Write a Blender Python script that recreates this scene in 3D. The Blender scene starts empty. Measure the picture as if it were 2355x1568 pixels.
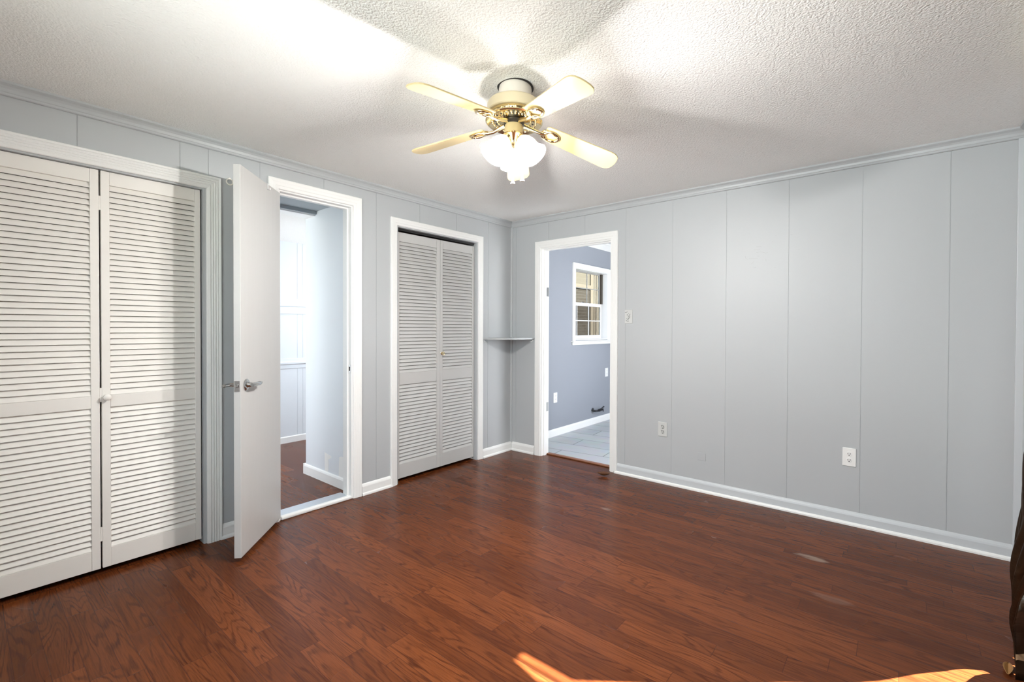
import bpy, bmesh, math, random
from mathutils import Vector, Matrix
random.seed(7)
PI = math.pi
scn = bpy.context.scene
COL = scn.collection

# ------------------------------------------------------------------ camera
W_PX, H_PX, F_PX = 2355, 1568, 1058.806
YAW, PITCH, ROLL = 0.676835, -0.0106608, 0.0036320
cam_d = bpy.data.cameras.new('camera'); cam = bpy.data.objects.new('camera', cam_d); COL.objects.link(cam)
cam_d.sensor_width = 36.0; cam_d.lens = F_PX / W_PX * 36.0
cam_d.shift_x = -38.82 / W_PX; cam_d.shift_y = -18.12 / W_PX
cam_d.clip_start = 0.02
_f = Vector((math.cos(PITCH) * math.cos(YAW), math.cos(PITCH) * math.sin(YAW), math.sin(PITCH)))
_r = Vector((math.sin(YAW), -math.cos(YAW), 0)); _u = _r.cross(_f)
_r2 = math.cos(ROLL) * _r + math.sin(ROLL) * _u; _u2 = -math.sin(ROLL) * _r + math.cos(ROLL) * _u
cam.matrix_world = Matrix(((_r2.x, _u2.x, -_f.x, -3.5606), (_r2.y, _u2.y, -_f.y, -3.0906), (_r2.z, _u2.z, -_f.z, 1.24267), (0, 0, 0, 1)))
scn.camera = cam

# ------------------------------------------------------------------ world, sun, daylight, exposure
world = bpy.data.worlds.new('sky'); scn.world = world; world.use_nodes = True
wn = world.node_tree
sky = wn.nodes.new('ShaderNodeTexSky'); sky.sky_type = 'NISHITA'; sky.sun_disc = False
sky.sun_elevation = math.radians(51); sky.sun_rotation = math.radians(180)
wn.links.new(sky.outputs[0], wn.nodes['Background'].inputs[0])
wn.nodes['Background'].inputs[1].default_value = 0.12

def light(name, kind, loc, energy, color=(1, 1, 1), size=None, rot=None, size_y=None):
    d = bpy.data.lights.new(name, kind); o = bpy.data.objects.new(name, d); COL.objects.link(o)
    o.location = loc; d.energy = energy; d.color = color
    if kind == 'AREA':
        d.shape = 'RECTANGLE'; d.size = size; d.size_y = size_y or size
    elif kind == 'POINT':
        d.shadow_soft_size = size
    if rot: o.rotation_euler = rot
    return o
sun = light('sun', 'SUN', (0, -8, 10), 82.0, (1.0, 0.985, 0.97))
sun.data.angle = math.radians(0.55)
sun.rotation_euler = Vector((0.0, 0.629, -0.777)).to_track_quat('-Z', 'Y').to_euler()
# area lamps as daylight through unseen windows; the back window pair is added fill
DAY = (0.90, 0.95, 1.0)
light('fill_back_window', 'AREA', (-4.75, -2.55, 1.85), 92, DAY, 1.6, (0, -PI / 2 + 0.2, 0), 3.2)
# added low lamp outside that window, throwing fill up onto the ceiling
light('fill_from_below', 'AREA', (-6.6, -2.75, -0.2), 275, DAY, 3.0, (0, -PI / 2 - 0.45, 0), 3.6)
light('daylight_kitchen_window', 'AREA', (1.0, -3.03, 1.35), 44, (0.94, 0.965, 1.0), 1.0, (PI / 2, 0, 0), 1.5)
light('daylight_passage_window', 'AREA', (-3.78, 1.42, 1.25), 32, (0.93, 0.97, 1.0), 1.0, (0, -PI / 2, 0), 1.9)
light('far_room_fill', 'POINT', (-0.45, 1.02, 1.45), 21, (0.95, 0.975, 1.0), 0.10)  # added point light without fixture, brightens the far wall
scn.cycles.sample_clamp_indirect = 5.0
scn.view_settings.view_transform = 'Standard'; scn.view_settings.look = 'None'
scn.view_settings.gamma = 1.0; scn.view_settings.use_curve_mapping = False
scn.view_settings.exposure = 0.40
LAMP_W, LAMP_C = 49.0, (1.0, 0.978, 0.955)

# ------------------------------------------------------------------ helpers
def worigin(o):
    v = Vector((0, 0, 0))
    while o is not None:
        v += o.location; o = o.parent
    return v

class MB:
    def __init__(s): s.v = []; s.f = []; s.mi = []; s.m = 0
    def add(s, vs, fs):
        b = len(s.v); s.v += [tuple(v) for v in vs]
        for f in fs: s.f.append([b + i for i in f]); s.mi.append(s.m)
        return s
    def box(s, x0, x1, y0, y1, z0, z1):
        x0, x1 = sorted((x0, x1)); y0, y1 = sorted((y0, y1)); z0, z1 = sorted((z0, z1))
        return s.add([(x0, y0, z0), (x1, y0, z0), (x1, y1, z0), (x0, y1, z0), (x0, y0, z1), (x1, y0, z1), (x1, y1, z1), (x0, y1, z1)],
                     [(0, 3, 2, 1), (4, 5, 6, 7), (0, 1, 5, 4), (1, 2, 6, 5), (2, 3, 7, 6), (3, 0, 4, 7)])
    def obox(s, o, ax, ay, az):
        o, ax, ay, az = map(Vector, (o, ax, ay, az))
        p = [o, o + ax, o + ax + ay, o + ay]; p += [q + az for q in p]
        return s.add(p, [(0, 3, 2, 1), (4, 5, 6, 7), (0, 1, 5, 4), (1, 2, 6, 5), (2, 3, 7, 6), (3, 0, 4, 7)])
    def sweep(s, rings, closed_ring=True, caps=True, loop=False):
        n = len(rings[0]); b = len(s.v); vs = [p for r in rings for p in r]; fs = []
        m = len(rings)
        for i in range(m if loop else m - 1):
            i2 = (i + 1) % m
            for j in range(n if closed_ring else n - 1):
                j2 = (j + 1) % n
                fs.append((i * n + j, i * n + j2, i2 * n + j2, i2 * n + j))
        if caps and not loop and closed_ring:
            fs.append(tuple(range(n - 1, -1, -1))); fs.append(tuple((m - 1) * n + j for j in range(n)))
        return s.add(vs, fs)
    def lathe(s, o, axis, prof, seg=32, caps=True):
        o = Vector(o); a = Vector(axis).normalized()
        t = a.orthogonal().normalized(); q = a.cross(t)
        rings = [[o + a * h + (t * math.cos(2 * PI * k / seg) + q * math.sin(2 * PI * k / seg)) * r for k in range(seg)] for h, r in prof]
        return s.sweep(rings, caps=caps)
    def tube(s, pts, r, seg=10, caps=True, loop=False):
        pts = [Vector(p) for p in pts]; n = len(pts); rings = []; up = None
        rr = r if isinstance(r, (list, tuple)) else [r] * n
        for i, p in enumerate(pts):
            if loop: d = pts[(i + 1) % n] - pts[i - 1]
            else: d = pts[min(i + 1, n - 1)] - pts[max(i - 1, 0)]
            d.normalize()
            if up is None: up = d.orthogonal().normalized()
            up = (up - d * up.dot(d)).normalized(); q = d.cross(up)
            rings.append([p + (up * math.cos(2 * PI * k / seg) + q * math.sin(2 * PI * k / seg)) * rr[i] for k in range(seg)])
        return s.sweep(rings, caps=caps, loop=loop)
    def ball(s, c, r, seg=14, rings=8, sc=(1, 1, 1)):
        c = Vector(c); R = []
        for i in range(rings + 1):
            th = PI * i / rings; rad = max(math.sin(th), 1e-3) * r
            R.append([c + Vector((rad * math.cos(2 * PI * k / seg) * sc[0], rad * math.sin(2 * PI * k / seg) * sc[1], math.cos(th) * r * sc[2])) for k in range(seg)])
        return s.sweep(R)
    def build(s, name, mats, parent=None, smooth=False, base=None, bevel=0.0, solidify=0.0, subsurf=0):
        me = bpy.data.meshes.new(name); V = [Vector(v) for v in s.v]
        if parent is not None: off = worigin(parent)
        elif base is not None: off = Vector(base)
        else:
            xs = [v.x for v in V]; ys = [v.y for v in V]; zs = [v.z for v in V]
            off = Vector(((min(xs) + max(xs)) / 2, (min(ys) + max(ys)) / 2, min(zs)))
        me.from_pydata([tuple(v - off) for v in V], [], s.f)
        if not isinstance(mats, (list, tuple)): mats = [mats]
        for m in mats: me.materials.append(m)
        for p, i in zip(me.polygons, s.mi): p.material_index = min(i, len(mats) - 1)
        bm = bmesh.new(); bm.from_mesh(me); bmesh.ops.recalc_face_normals(bm, faces=bm.faces[:]); bm.to_mesh(me); bm.free()
        o = bpy.data.objects.new(name, me); COL.objects.link(o)
        if parent is not None: o.parent = parent
        else: o.location = off
        if smooth:
            for p in me.polygons: p.use_smooth = True
            try: me.set_sharp_from_angle(angle=math.radians(40))
            except Exception: pass
        if solidify:
            m = o.modifiers.new('thickness', 'SOLIDIFY'); m.thickness = solidify
        if subsurf:
            m = o.modifiers.new('subdivision', 'SUBSURF'); m.levels = m.render_levels = subsurf
        if bevel:
            m = o.modifiers.new('bevel', 'BEVEL'); m.width = bevel; m.segments = 2; m.limit_method = 'ANGLE'; m.angle_limit = math.radians(40)
        return o

def tag(o, label, cat, kind=None, group=None):
    o['label'] = label; o['category'] = cat
    if kind: o['kind'] = kind
    if group: o['group'] = group
    return o
def empty(name, loc, label, cat, kind=None, group=None):
    o = bpy.data.objects.new(name, None); COL.objects.link(o); o.location = loc; o.empty_display_size = 0.05
    return tag(o, label, cat, kind, group)
def S(o, label, cat): return tag(o, label, cat, 'structure')

# ------------------------------------------------------------------ materials
def new_mat(name):
    m = bpy.data.materials.new(name); m.use_nodes = True
    return m, m.node_tree.nodes, m.node_tree.links, m.node_tree.nodes['Principled BSDF']
def srgb(r, g, b):
    f = lambda c: c / 12.92 if c <= 0.04045 else ((c + 0.055) / 1.055) ** 2.4
    return (f(r / 255), f(g / 255), f(b / 255), 1)
def paint(name, col, rough=0.45, var=0.03, scale=3.0, bump=0.0, bscale=60, stretch=(1, 1, 1), spec=0.5):
    m, N, L, B = new_mat(name)
    tc = N.new('ShaderNodeTexCoord'); mp = N.new('ShaderNodeMapping'); mp.inputs['Scale'].default_value = stretch
    L.new(tc.outputs['Object'], mp.inputs[0])
    n = N.new('ShaderNodeTexNoise'); n.inputs['Scale'].default_value = scale; n.inputs['Detail'].default_value = 4
    L.new(mp.outputs[0], n.inputs['Vector'])
    mx = N.new('ShaderNodeMix'); mx.data_type = 'RGBA'
    mx.inputs['A'].default_value = tuple(c * (1 - var) for c in col[:3]) + (1,)
    mx.inputs['B'].default_value = tuple(min(1, c * (1 + var)) for c in col[:3]) + (1,)
    L.new(n.outputs['Fac'], mx.inputs['Factor']); L.new(mx.outputs['Result'], B.inputs['Base Color'])
    B.inputs['Roughness'].default_value = rough
    B.inputs['Specular IOR Level'].default_value = spec
    if bump:
        n2 = N.new('ShaderNodeTexNoise'); n2.inputs['Scale'].default_value = bscale; n2.inputs['Detail'].default_value = 3
        L.new(mp.outputs[0], n2.inputs['Vector'])
        b = N.new('ShaderNodeBump'); b.inputs['Strength'].default_value = bump; b.inputs['Distance'].default_value = 0.002
        L.new(n2.outputs['Fac'], b.inputs['Height']); L.new(b.outputs[0], B.inputs['Normal'])
    return m
def metal(name, col, rough=0.2, bump=0.0):
    m, N, L, B = new_mat(name)
    B.inputs['Base Color'].default_value = col; B.inputs['Metallic'].default_value = 1.0
    n = N.new('ShaderNodeTexNoise'); n.inputs['Scale'].default_value = 40
    mr = N.new('ShaderNodeMapRange'); mr.inputs['To Min'].default_value = rough * 0.7; mr.inputs['To Max'].default_value = rough * 1.3
    L.new(n.outputs['Fac'], mr.inputs['Value']); L.new(mr.outputs[0], B.inputs['Roughness'])
    return m
WALL = paint('grey_wall_paint', srgb(187, 190, 192), 0.5, 0.015, 2.0, 0.05, 220)
WALLK = paint('blue_grey_kitchen_paint', srgb(147, 151, 159), 0.5, 0.02, 2.0, 0.05, 180)
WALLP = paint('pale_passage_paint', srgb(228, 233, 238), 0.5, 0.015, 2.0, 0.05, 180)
TRIM = paint('white_trim_paint', srgb(248, 248, 246), 0.32, 0.02, 6.0, 0.10, 50, (1, 1, 0.25))
TRIMG = paint('grey_trim_paint', srgb(188, 191, 193), 0.38, 0.02, 5.0, 0.06, 80)
BASEG = paint('grey_baseboard_paint', srgb(205, 209, 212), 0.35, 0.02, 5.0, 0.06, 80)
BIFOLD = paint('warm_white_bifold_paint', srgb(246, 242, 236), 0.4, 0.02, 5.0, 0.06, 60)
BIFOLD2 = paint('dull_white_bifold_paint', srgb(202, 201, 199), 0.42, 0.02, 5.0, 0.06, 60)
DOORP = paint('white_door_paint', srgb(208, 207, 205), 0.27, 0.02, 8.0, 0.08, 40, (6, 6, 0.3))
DARK = paint('dark_closet_lining', srgb(150, 146, 140), 0.8, 0.05)
CREAM = paint('cream_fan_enamel', srgb(208, 188, 142), 0.28, 0.015, 8.0)
ALMOND = paint('almond_fan_enamel', srgb(226, 210, 176), 0.3, 0.02, 6.0)
BRASS = metal('polished_brass', (0.86, 0.73, 0.47, 1), 0.17)
CHROME = metal('chrome', (0.62, 0.61, 0.60, 1), 0.14)
BLACKM = paint('black_rotor_enamel', srgb(40, 38, 38), 0.35, 0.05)
PIPE = metal('dark_iron_pipe', (0.06, 0.06, 0.065, 1), 0.45)
HINGE = metal('dull_steel_hinge', (0.50, 0.50, 0.49, 1), 0.35)
PLATE = paint('painted_over_plate', srgb(205, 206, 204), 0.45, 0.03, 30)
PLATEW = paint('white_plastic_plate', srgb(244, 244, 242), 0.3, 0.01)
SCUFFD = paint('dark_chips_in_paint', srgb(96, 94, 92), 0.6, 0.1, 40)
SLOT = paint('black_slots', srgb(30, 28, 27), 0.6, 0.05)
FOB = paint('white_plastic_fob', srgb(245, 240, 230), 0.3, 0.01)
THRESH = metal('aluminium_threshold_metal', (0.72, 0.75, 0.78, 1), 0.4)
GREYBOX = paint('slate_grey_paint', srgb(166, 175, 182), 0.5, 0.03, 4)
VINYL = paint('white_vinyl', srgb(245, 245, 246), 0.3, 0.01)
BROWNSTRIP = paint('dark_brown_strip', srgb(62, 54, 44), 0.5, 0.08, 20)
LEAF = paint('dry_brown_leaf', srgb(96, 60, 34), 0.6, 0.3, 60)
LEAF2 = paint('dry_tan_leaf', srgb(150, 108, 62), 0.55, 0.3, 50)
REDUCER = paint('brown_wood_reducer', srgb(132, 84, 58), 0.35, 0.2, 14, 0, 60, (8, 0.5, 1))

def popcorn():
    m, N, L, B = new_mat('popcorn_ceiling')
    tc = N.new('ShaderNodeTexCoord')
    n1 = N.new('ShaderNodeTexNoise'); n1.inputs['Scale'].default_value = 95; n1.inputs['Detail'].default_value = 3; n1.inputs['Roughness'].default_value = 0.6
    v = N.new('ShaderNodeTexVoronoi'); v.inputs['Scale'].default_value = 150; v.feature = 'SMOOTH_F1'
    L.new(tc.outputs['Object'], n1.inputs['Vector']); L.new(tc.outputs['Object'], v.inputs['Vector'])
    a = N.new('ShaderNodeMath'); a.operation = 'SUBTRACT'; L.new(n1.outputs['Fac'], a.inputs[0])
    b = N.new('ShaderNodeMath'); b.operation = 'MULTIPLY'; b.inputs[1].default_value = 0.45; L.new(v.outputs['Distance'], b.inputs[0]); L.new(b.outputs[0], a.inputs[1])
    bp = N.new('ShaderNodeBump'); bp.inputs['Strength'].default_value = 0.8; bp.inputs['Distance'].default_value = 0.006
    L.new(a.outputs[0], bp.inputs['Height']); L.new(bp.outputs[0], B.inputs['Normal'])
    B.inputs['Base Color'].default_value = srgb(250, 249, 247); B.inputs['Roughness'].default_value = 0.9
    B.inputs['Specular IOR Level'].default_value = 0.2
    return m
CEIL = popcorn()

def wood_floor(name='oak_strip_floor'):
    m, N, L, B = new_mat(name)
    def math_(op, a, b=None, clamp=False):
        n = N.new('ShaderNodeMath'); n.operation = op; n.use_clamp = clamp
        for i, x in enumerate((a, b)):
            if x is None: continue
            if isinstance(x, (int, float)): n.inputs[i].default_value = x
            else: L.new(x, n.inputs[i])
        return n.outputs[0]
    geo = N.new('ShaderNodeNewGeometry')
    pid = N.new('ShaderNodeAttribute'); pid.attribute_name = 'plank_id'
    psz = N.new('ShaderNodeAttribute'); psz.attribute_name = 'plank_size'
    uv = N.new('ShaderNodeUVMap'); uv.uv_map = 'plank'
    sid = N.new('ShaderNodeSeparateXYZ'); L.new(pid.outputs['Vector'], sid.inputs[0])
    ssz = N.new('ShaderNodeSeparateXYZ'); L.new(psz.outputs['Vector'], ssz.inputs[0])
    suv = N.new('ShaderNodeSeparateXYZ'); L.new(uv.outputs[0], suv.inputs[0])
    off = N.new('ShaderNodeVectorMath'); off.operation = 'SCALE'; off.inputs['Scale'].default_value = 41.0; L.new(pid.outputs['Vector'], off.inputs[0])
    def coord(sx, sy, sz=1):
        a = N.new('ShaderNodeVectorMath'); a.operation = 'MULTIPLY'; a.inputs[1].default_value = (sx, sy, sz); L.new(geo.outputs['Position'], a.inputs[0])
        b = N.new('ShaderNodeVectorMath'); b.operation = 'ADD'; L.new(a.outputs[0], b.inputs[0]); L.new(off.outputs[0], b.inputs[1])
        return b.outputs[0]
    def noise(vec, det, rough=0.5, dist=0.0):
        n = N.new('ShaderNodeTexNoise'); n.inputs['Scale'].default_value = 1.0; n.inputs['Detail'].default_value = det
        n.inputs['Roughness'].default_value = rough; n.inputs['Distortion'].default_value = dist; L.new(vec, n.inputs['Vector']); return n.outputs['Fac']
    # cathedral figure: contour lines of a smooth stretched field
    field = noise(coord(7.0, 0.75), 2.0, 0.45, 0.25)
    wob = noise(coord(60.0, 7.0), 2.0)
    field = math_('ADD', field, math_('MULTIPLY', wob, 0.035))
    ring = math_('FRACT', math_('MULTIPLY', field, 23.0))
    ring = math_('ABSOLUTE', math_('SUBTRACT', math_('MULTIPLY', ring, 2.0), 1.0))
    rl = N.new('ShaderNodeMapRange'); rl.interpolation_type = 'SMOOTHSTEP'; rl.inputs['From Min'].default_value = 0.50; rl.inputs['From Max'].default_value = 0.92
    L.new(ring, rl.inputs['Value'])
    pores = noise(coord(260.0, 9.0), 3.0, 0.65)
    pr = N.new('ShaderNodeMapRange'); pr.interpolation_type = 'SMOOTHSTEP'; pr.inputs['From Min'].default_value = 0.42; pr.inputs['From Max'].default_value = 0.66
    L.new(pores, pr.inputs['Value'])
    patchy = noise(coord(22.0, 3.2), 3.0, 0.55)
    pt = N.new('ShaderNodeMapRange'); pt.inputs['From Min'].default_value = 0.33; pt.inputs['From Max'].default_value = 0.62; L.new(patchy, pt.inputs['Value'])
    grain = math_('MULTIPLY', rl.outputs[0], math_('ADD', math_('MULTIPLY', pt.outputs[0], 0.75), 0.25))
    grain = math_('ADD', math_('MULTIPLY', grain, 0.60), math_('MULTIPLY', pr.outputs[0], 0.40), True)
    base = N.new('ShaderNodeMix'); base.data_type = 'RGBA'
    base.inputs['A'].default_value = (0.086, 0.0215, 0.0062, 1); base.inputs['B'].default_value = (0.176, 0.0490, 0.0140, 1)
    tone = math_('ADD', math_('MULTIPLY', sid.outputs[0], 0.75), math_('MULTIPLY', pt.outputs[0], 0.25), True)
    L.new(tone, base.inputs['Factor'])
    c2 = N.new('ShaderNodeMix'); c2.data_type = 'RGBA'; c2.inputs['B'].default_value = (0.050, 0.012, 0.0045, 1)
    L.new(grain, c2.inputs['Factor']); L.new(base.outputs['Result'], c2.inputs['A'])
    # seams
    eu = math_('MULTIPLY', math_('MINIMUM', suv.outputs[0], math_('SUBTRACT', 1.0, suv.outputs[0])), ssz.outputs[0])
    ev = math_('MULTIPLY', math_('MINIMUM', suv.outputs[1], math_('SUBTRACT', 1.0, suv.outputs[1])), ssz.outputs[1])
    e = math_('MINIMUM', eu, ev)
    seam = N.new('ShaderNodeMapRange'); seam.inputs['From Min'].default_value = 0.0004; seam.inputs['From Max'].default_value = 0.0016
    seam.inputs['To Min'].default_value = 1.0; seam.inputs['To Max'].default_value = 0.0; L.new(e, seam.inputs['Value'])
    c3 = N.new('ShaderNodeMix'); c3.data_type = 'RGBA'; c3.inputs['B'].default_value = (0.045, 0.014, 0.008, 1)
    L.new(math_('MULTIPLY', seam.outputs[0], 0.75), c3.inputs['Factor']); L.new(c2.outputs['Result'], c3.inputs['A'])
    # pale rubbed scuff marks, each with its own place and shape
    last = c3.outputs['Result']
    sp = N.new('ShaderNodeSeparateXYZ'); L.new(geo.outputs['Position'], sp.inputs[0])
    sn = noise(coord(30.0, 10.0), 3.0)
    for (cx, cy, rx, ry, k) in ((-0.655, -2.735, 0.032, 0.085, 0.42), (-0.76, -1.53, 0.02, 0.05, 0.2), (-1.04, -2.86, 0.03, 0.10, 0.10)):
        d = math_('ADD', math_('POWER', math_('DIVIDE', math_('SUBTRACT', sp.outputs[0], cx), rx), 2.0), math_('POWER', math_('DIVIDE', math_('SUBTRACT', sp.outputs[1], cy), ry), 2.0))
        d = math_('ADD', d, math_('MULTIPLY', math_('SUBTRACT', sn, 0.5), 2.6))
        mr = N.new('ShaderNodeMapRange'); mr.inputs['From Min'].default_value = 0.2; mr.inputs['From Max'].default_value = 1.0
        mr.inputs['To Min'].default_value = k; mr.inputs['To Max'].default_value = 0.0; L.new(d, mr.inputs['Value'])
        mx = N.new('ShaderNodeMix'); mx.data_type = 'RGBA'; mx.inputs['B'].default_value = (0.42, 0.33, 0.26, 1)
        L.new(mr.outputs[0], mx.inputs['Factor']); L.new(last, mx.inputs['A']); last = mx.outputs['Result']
    L.new(last, B.inputs['Base Color'])
    big = noise(coord(2.0, 2.0), 2.0)
    rg = N.new('ShaderNodeMapRange'); rg.inputs['To Min'].default_value = 0.20; rg.inputs['To Max'].default_value = 0.31; L.new(big, rg.inputs['Value'])
    L.new(rg.outputs[0], B.inputs['Roughness'])
    B.inputs['Specular IOR Level'].default_value = 0.15
    bp = N.new('ShaderNodeBump'); bp.inputs['Strength'].default_value = 0.25; bp.inputs['Distance'].default_value = 0.001
    h = math_('SUBTRACT', 1.0, math_('ADD', math_('MULTIPLY', grain, 0.3), math_('MULTIPLY', seam.outputs[0], 1.0)))
    L.new(h, bp.inputs['Height']); L.new(bp.outputs[0], B.inputs['Normal'])
    return m
OAK = wood_floor()

def tile_floor():
    m, N, L, B = new_mat('grey_stone_tile')
    tc = N.new('ShaderNodeNewGeometry'); mp = N.new('ShaderNodeMapping'); mp.inputs['Rotation'].default_value = (0, 0, PI / 2 - 0.12)
    L.new(tc.outputs['Position'], mp.inputs[0])
    br = N.new('ShaderNodeTexBrick'); br.inputs['Scale'].default_value = 1.0; br.inputs['Brick Width'].default_value = 0.9; br.inputs['Row Height'].default_value = 0.26
    br.inputs['Mortar Size'].default_value = 0.005; br.inputs['Color1'].default_value = srgb(196, 200, 204); br.inputs['Color2'].default_value = srgb(182, 187, 193)
    br.inputs['Mortar'].default_value = srgb(120, 124, 130); L.new(mp.outputs[0], br.inputs['Vector'])
    n = N.new('ShaderNodeTexNoise'); n.inputs['Scale'].default_value = 5; n.inputs['Detail'].default_value = 6; n.inputs['Distortion'].default_value = 1.0; L.new(mp.outputs[0], n.inputs['Vector'])
    mx = N.new('ShaderNodeMix'); mx.data_type = 'RGBA'; mx.blend_type = 'MULTIPLY'; mx.inputs['Factor'].default_value = 0.25
    L.new(br.outputs['Color'], mx.inputs['A']); L.new(n.outputs['Color'], mx.inputs['B']); L.new(mx.outputs['Result'], B.inputs['Base Color'])
    B.inputs['Roughness'].default_value = 0.4
    return m
TILE = tile_floor()

def glass_mat(name, tint=(1, 1, 1), refl=1.0):
    m = bpy.data.materials.new(name); m.use_nodes = True; N = m.node_tree.nodes; L = m.node_tree.links; N.clear()
    out = N.new('ShaderNodeOutputMaterial'); tr = N.new('ShaderNodeBsdfTransparent'); tr.inputs[0].default_value = (*tint, 1)
    gl = N.new('ShaderNodeBsdfGlossy'); gl.inputs['Roughness'].default_value = 0.02
    fr = N.new('ShaderNodeFresnel'); gb = N.new('ShaderNodeNewGeometry'); mi = N.new('ShaderNodeMix')
    mi.inputs['A'].default_value = 1.45; mi.inputs['B'].default_value = 1 / 1.45     # same reflectance on both faces of the pane
    L.new(gb.outputs['Backfacing'], mi.inputs['Factor']); L.new(mi.outputs['Result'], fr.inputs['IOR'])
    mx = N.new('ShaderNodeMixShader'); L.new(fr.outputs[0], mx.inputs[0]); L.new(tr.outputs[0], mx.inputs[1]); L.new(gl.outputs[0], mx.inputs[2]); L.new(mx.outputs[0], out.inputs[0])
    return m
GLASS = glass_mat('clear_window_glass', (0.93, 0.95, 0.94))
GLASSS = glass_mat('screened_window_glass', (0.66, 0.665, 0.655))

def frosted():
    m = bpy.data.materials.new('lit_frosted_glass'); m.use_nodes = True; N = m.node_tree.nodes; L = m.node_tree.links; N.clear()
    out = N.new('ShaderNodeOutputMaterial')
    tl = N.new('ShaderNodeBsdfTranslucent'); tl.inputs[0].default_value = (0.95, 0.92, 0.85, 1)
    tr = N.new('ShaderNodeBsdfTransparent'); tr.inputs[0].default_value = (1.0, 0.97, 0.92, 1)
    em = N.new('ShaderNodeEmission'); em.inputs[0].default_value = (1.0, 0.93, 0.78, 1); em.inputs[1].default_value = 0.6
    df = N.new('ShaderNodeBsdfDiffuse'); df.inputs[0].default_value = (0.95, 0.92, 0.85, 1)
    m0 = N.new('ShaderNodeMixShader'); m0.inputs[0].default_value = 0.62; L.new(tl.outputs[0], m0.inputs[1]); L.new(df.outputs[0], m0.inputs[2])
    m1 = N.new('ShaderNodeMixShader'); m1.inputs[0].default_value = 0.07; L.new(m0.outputs[0], m1.inputs[1]); L.new(tr.outputs[0], m1.inputs[2])
    ad = N.new('ShaderNodeAddShader'); L.new(m1.outputs[0], ad.inputs[0]); L.new(em.outputs[0], ad.inputs[1]); L.new(ad.outputs[0], out.inputs[0])
    return m
FROST = frosted()
def emis(name, col, st):
    m = bpy.data.materials.new(name); m.use_nodes = True; N = m.node_tree.nodes; L = m.node_tree.links; N.clear()
    out = N.new('ShaderNodeOutputMaterial'); em = N.new('ShaderNodeEmission'); em.inputs[0].default_value = col; em.inputs[1].default_value = st
    L.new(em.outputs[0], out.inputs[0]); return m
BULB = emis('lit_bulb', (1, 0.93, 0.8, 1), 12.0)

def satin():
    m, N, L, B = new_mat('dark_brown_satin')
    tc = N.new('ShaderNodeTexCoord'); n = N.new('ShaderNodeTexNoise'); n.inputs['Scale'].default_value = 9; n.inputs['Detail'].default_value = 3; n.inputs['Distortion'].default_value = 0.8
    L.new(tc.outputs['Object'], n.inputs['Vector'])
    cr = N.new('ShaderNodeValToRGB'); cr.color_ramp.elements[0].position = 0.3; cr.color_ramp.elements[0].color = (0.013, 0.007, 0.0035, 1)
    cr.color_ramp.elements[1].position = 0.7; cr.color_ramp.elements[1].color = (0.030, 0.017, 0.009, 1)
    L.new(n.outputs['Fac'], cr.inputs[0]); L.new(cr.outputs[0], B.inputs['Base Color'])
    B.inputs['Roughness'].default_value = 0.45; B.inputs['Specular IOR Level'].default_value = 0.16
    bp = N.new('ShaderNodeBump'); bp.inputs['Strength'].default_value = 0.5; bp.inputs['Distance'].default_value = 0.02
    L.new(n.outputs['Fac'], bp.inputs['Height']); L.new(bp.outputs[0], B.inputs['Normal'])
    return m
SATIN = satin()

def siding(name, c, pitch=0.11):
    m, N, L, B = new_mat(name)
    g = N.new('ShaderNodeNewGeometry'); s = N.new('ShaderNodeSeparateXYZ'); L.new(g.outputs['Position'], s.inputs[0])
    d = N.new('ShaderNodeMath'); d.operation = 'DIVIDE'; d.inputs[1].default_value = pitch; L.new(s.outputs[2], d.inputs[0])
    f = N.new('ShaderNodeMath'); f.operation = 'FRACT'; L.new(d.outputs[0], f.inputs[0])
    bp = N.new('ShaderNodeBump'); bp.inputs['Distance'].default_value = 0.05; bp.inputs['Strength'].default_value = 0.6; L.new(f.outputs[0], bp.inputs['Height'])
    L.new(bp.outputs[0], B.inputs['Normal']); B.inputs['Base Color'].default_value = c; B.inputs['Roughness'].default_value = 0.6; B.inputs['Specular IOR Level'].default_value = 0.0
    return m
SIDING = siding('cream_lap_siding', (0.068, 0.061, 0.047, 1))
CREAMPOST = paint('cream_corner_board', (0.058, 0.050, 0.038, 1), 0.6, 0.04, 3, spec=0.0)
def brick_mat():
    m, N, L, B = new_mat('weathered_brick')
    g = N.new('ShaderNodeNewGeometry'); mp = N.new('ShaderNodeMapping'); mp.inputs['Rotation'].default_value = (PI / 2, 0, 0); L.new(g.outputs['Position'], mp.inputs[0])
    br = N.new('ShaderNodeTexBrick'); br.inputs['Scale'].default_value = 1; br.inputs['Brick Width'].default_value = 0.21; br.inputs['Row Height'].default_value = 0.075; br.inputs['Mortar Size'].default_value = 0.008
    br.inputs['Color1'].default_value = (0.0165, 0.0142, 0.0110, 1); br.inputs['Color2'].default_value = (0.0210, 0.0182, 0.0145, 1); br.inputs['Mortar'].default_value = (0.026, 0.0235, 0.0195, 1)
    L.new(mp.outputs[0], br.inputs['Vector']); L.new(br.outputs['Color'], B.inputs['Base Color']); B.inputs['Roughness'].default_value = 0.85; B.inputs['Specular IOR Level'].default_value = 0.0
    return m
BRICK = brick_mat()
GRASS = paint('dry_grass', srgb(60, 62, 42), 0.9, 0.3, 6)

# ------------------------------------------------------------------ dimensions
XB, YF, ZC, T = -3.96, -3.62, 2.317, 0.115      # back wall x, front wall y, ceiling, wall thickness

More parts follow.
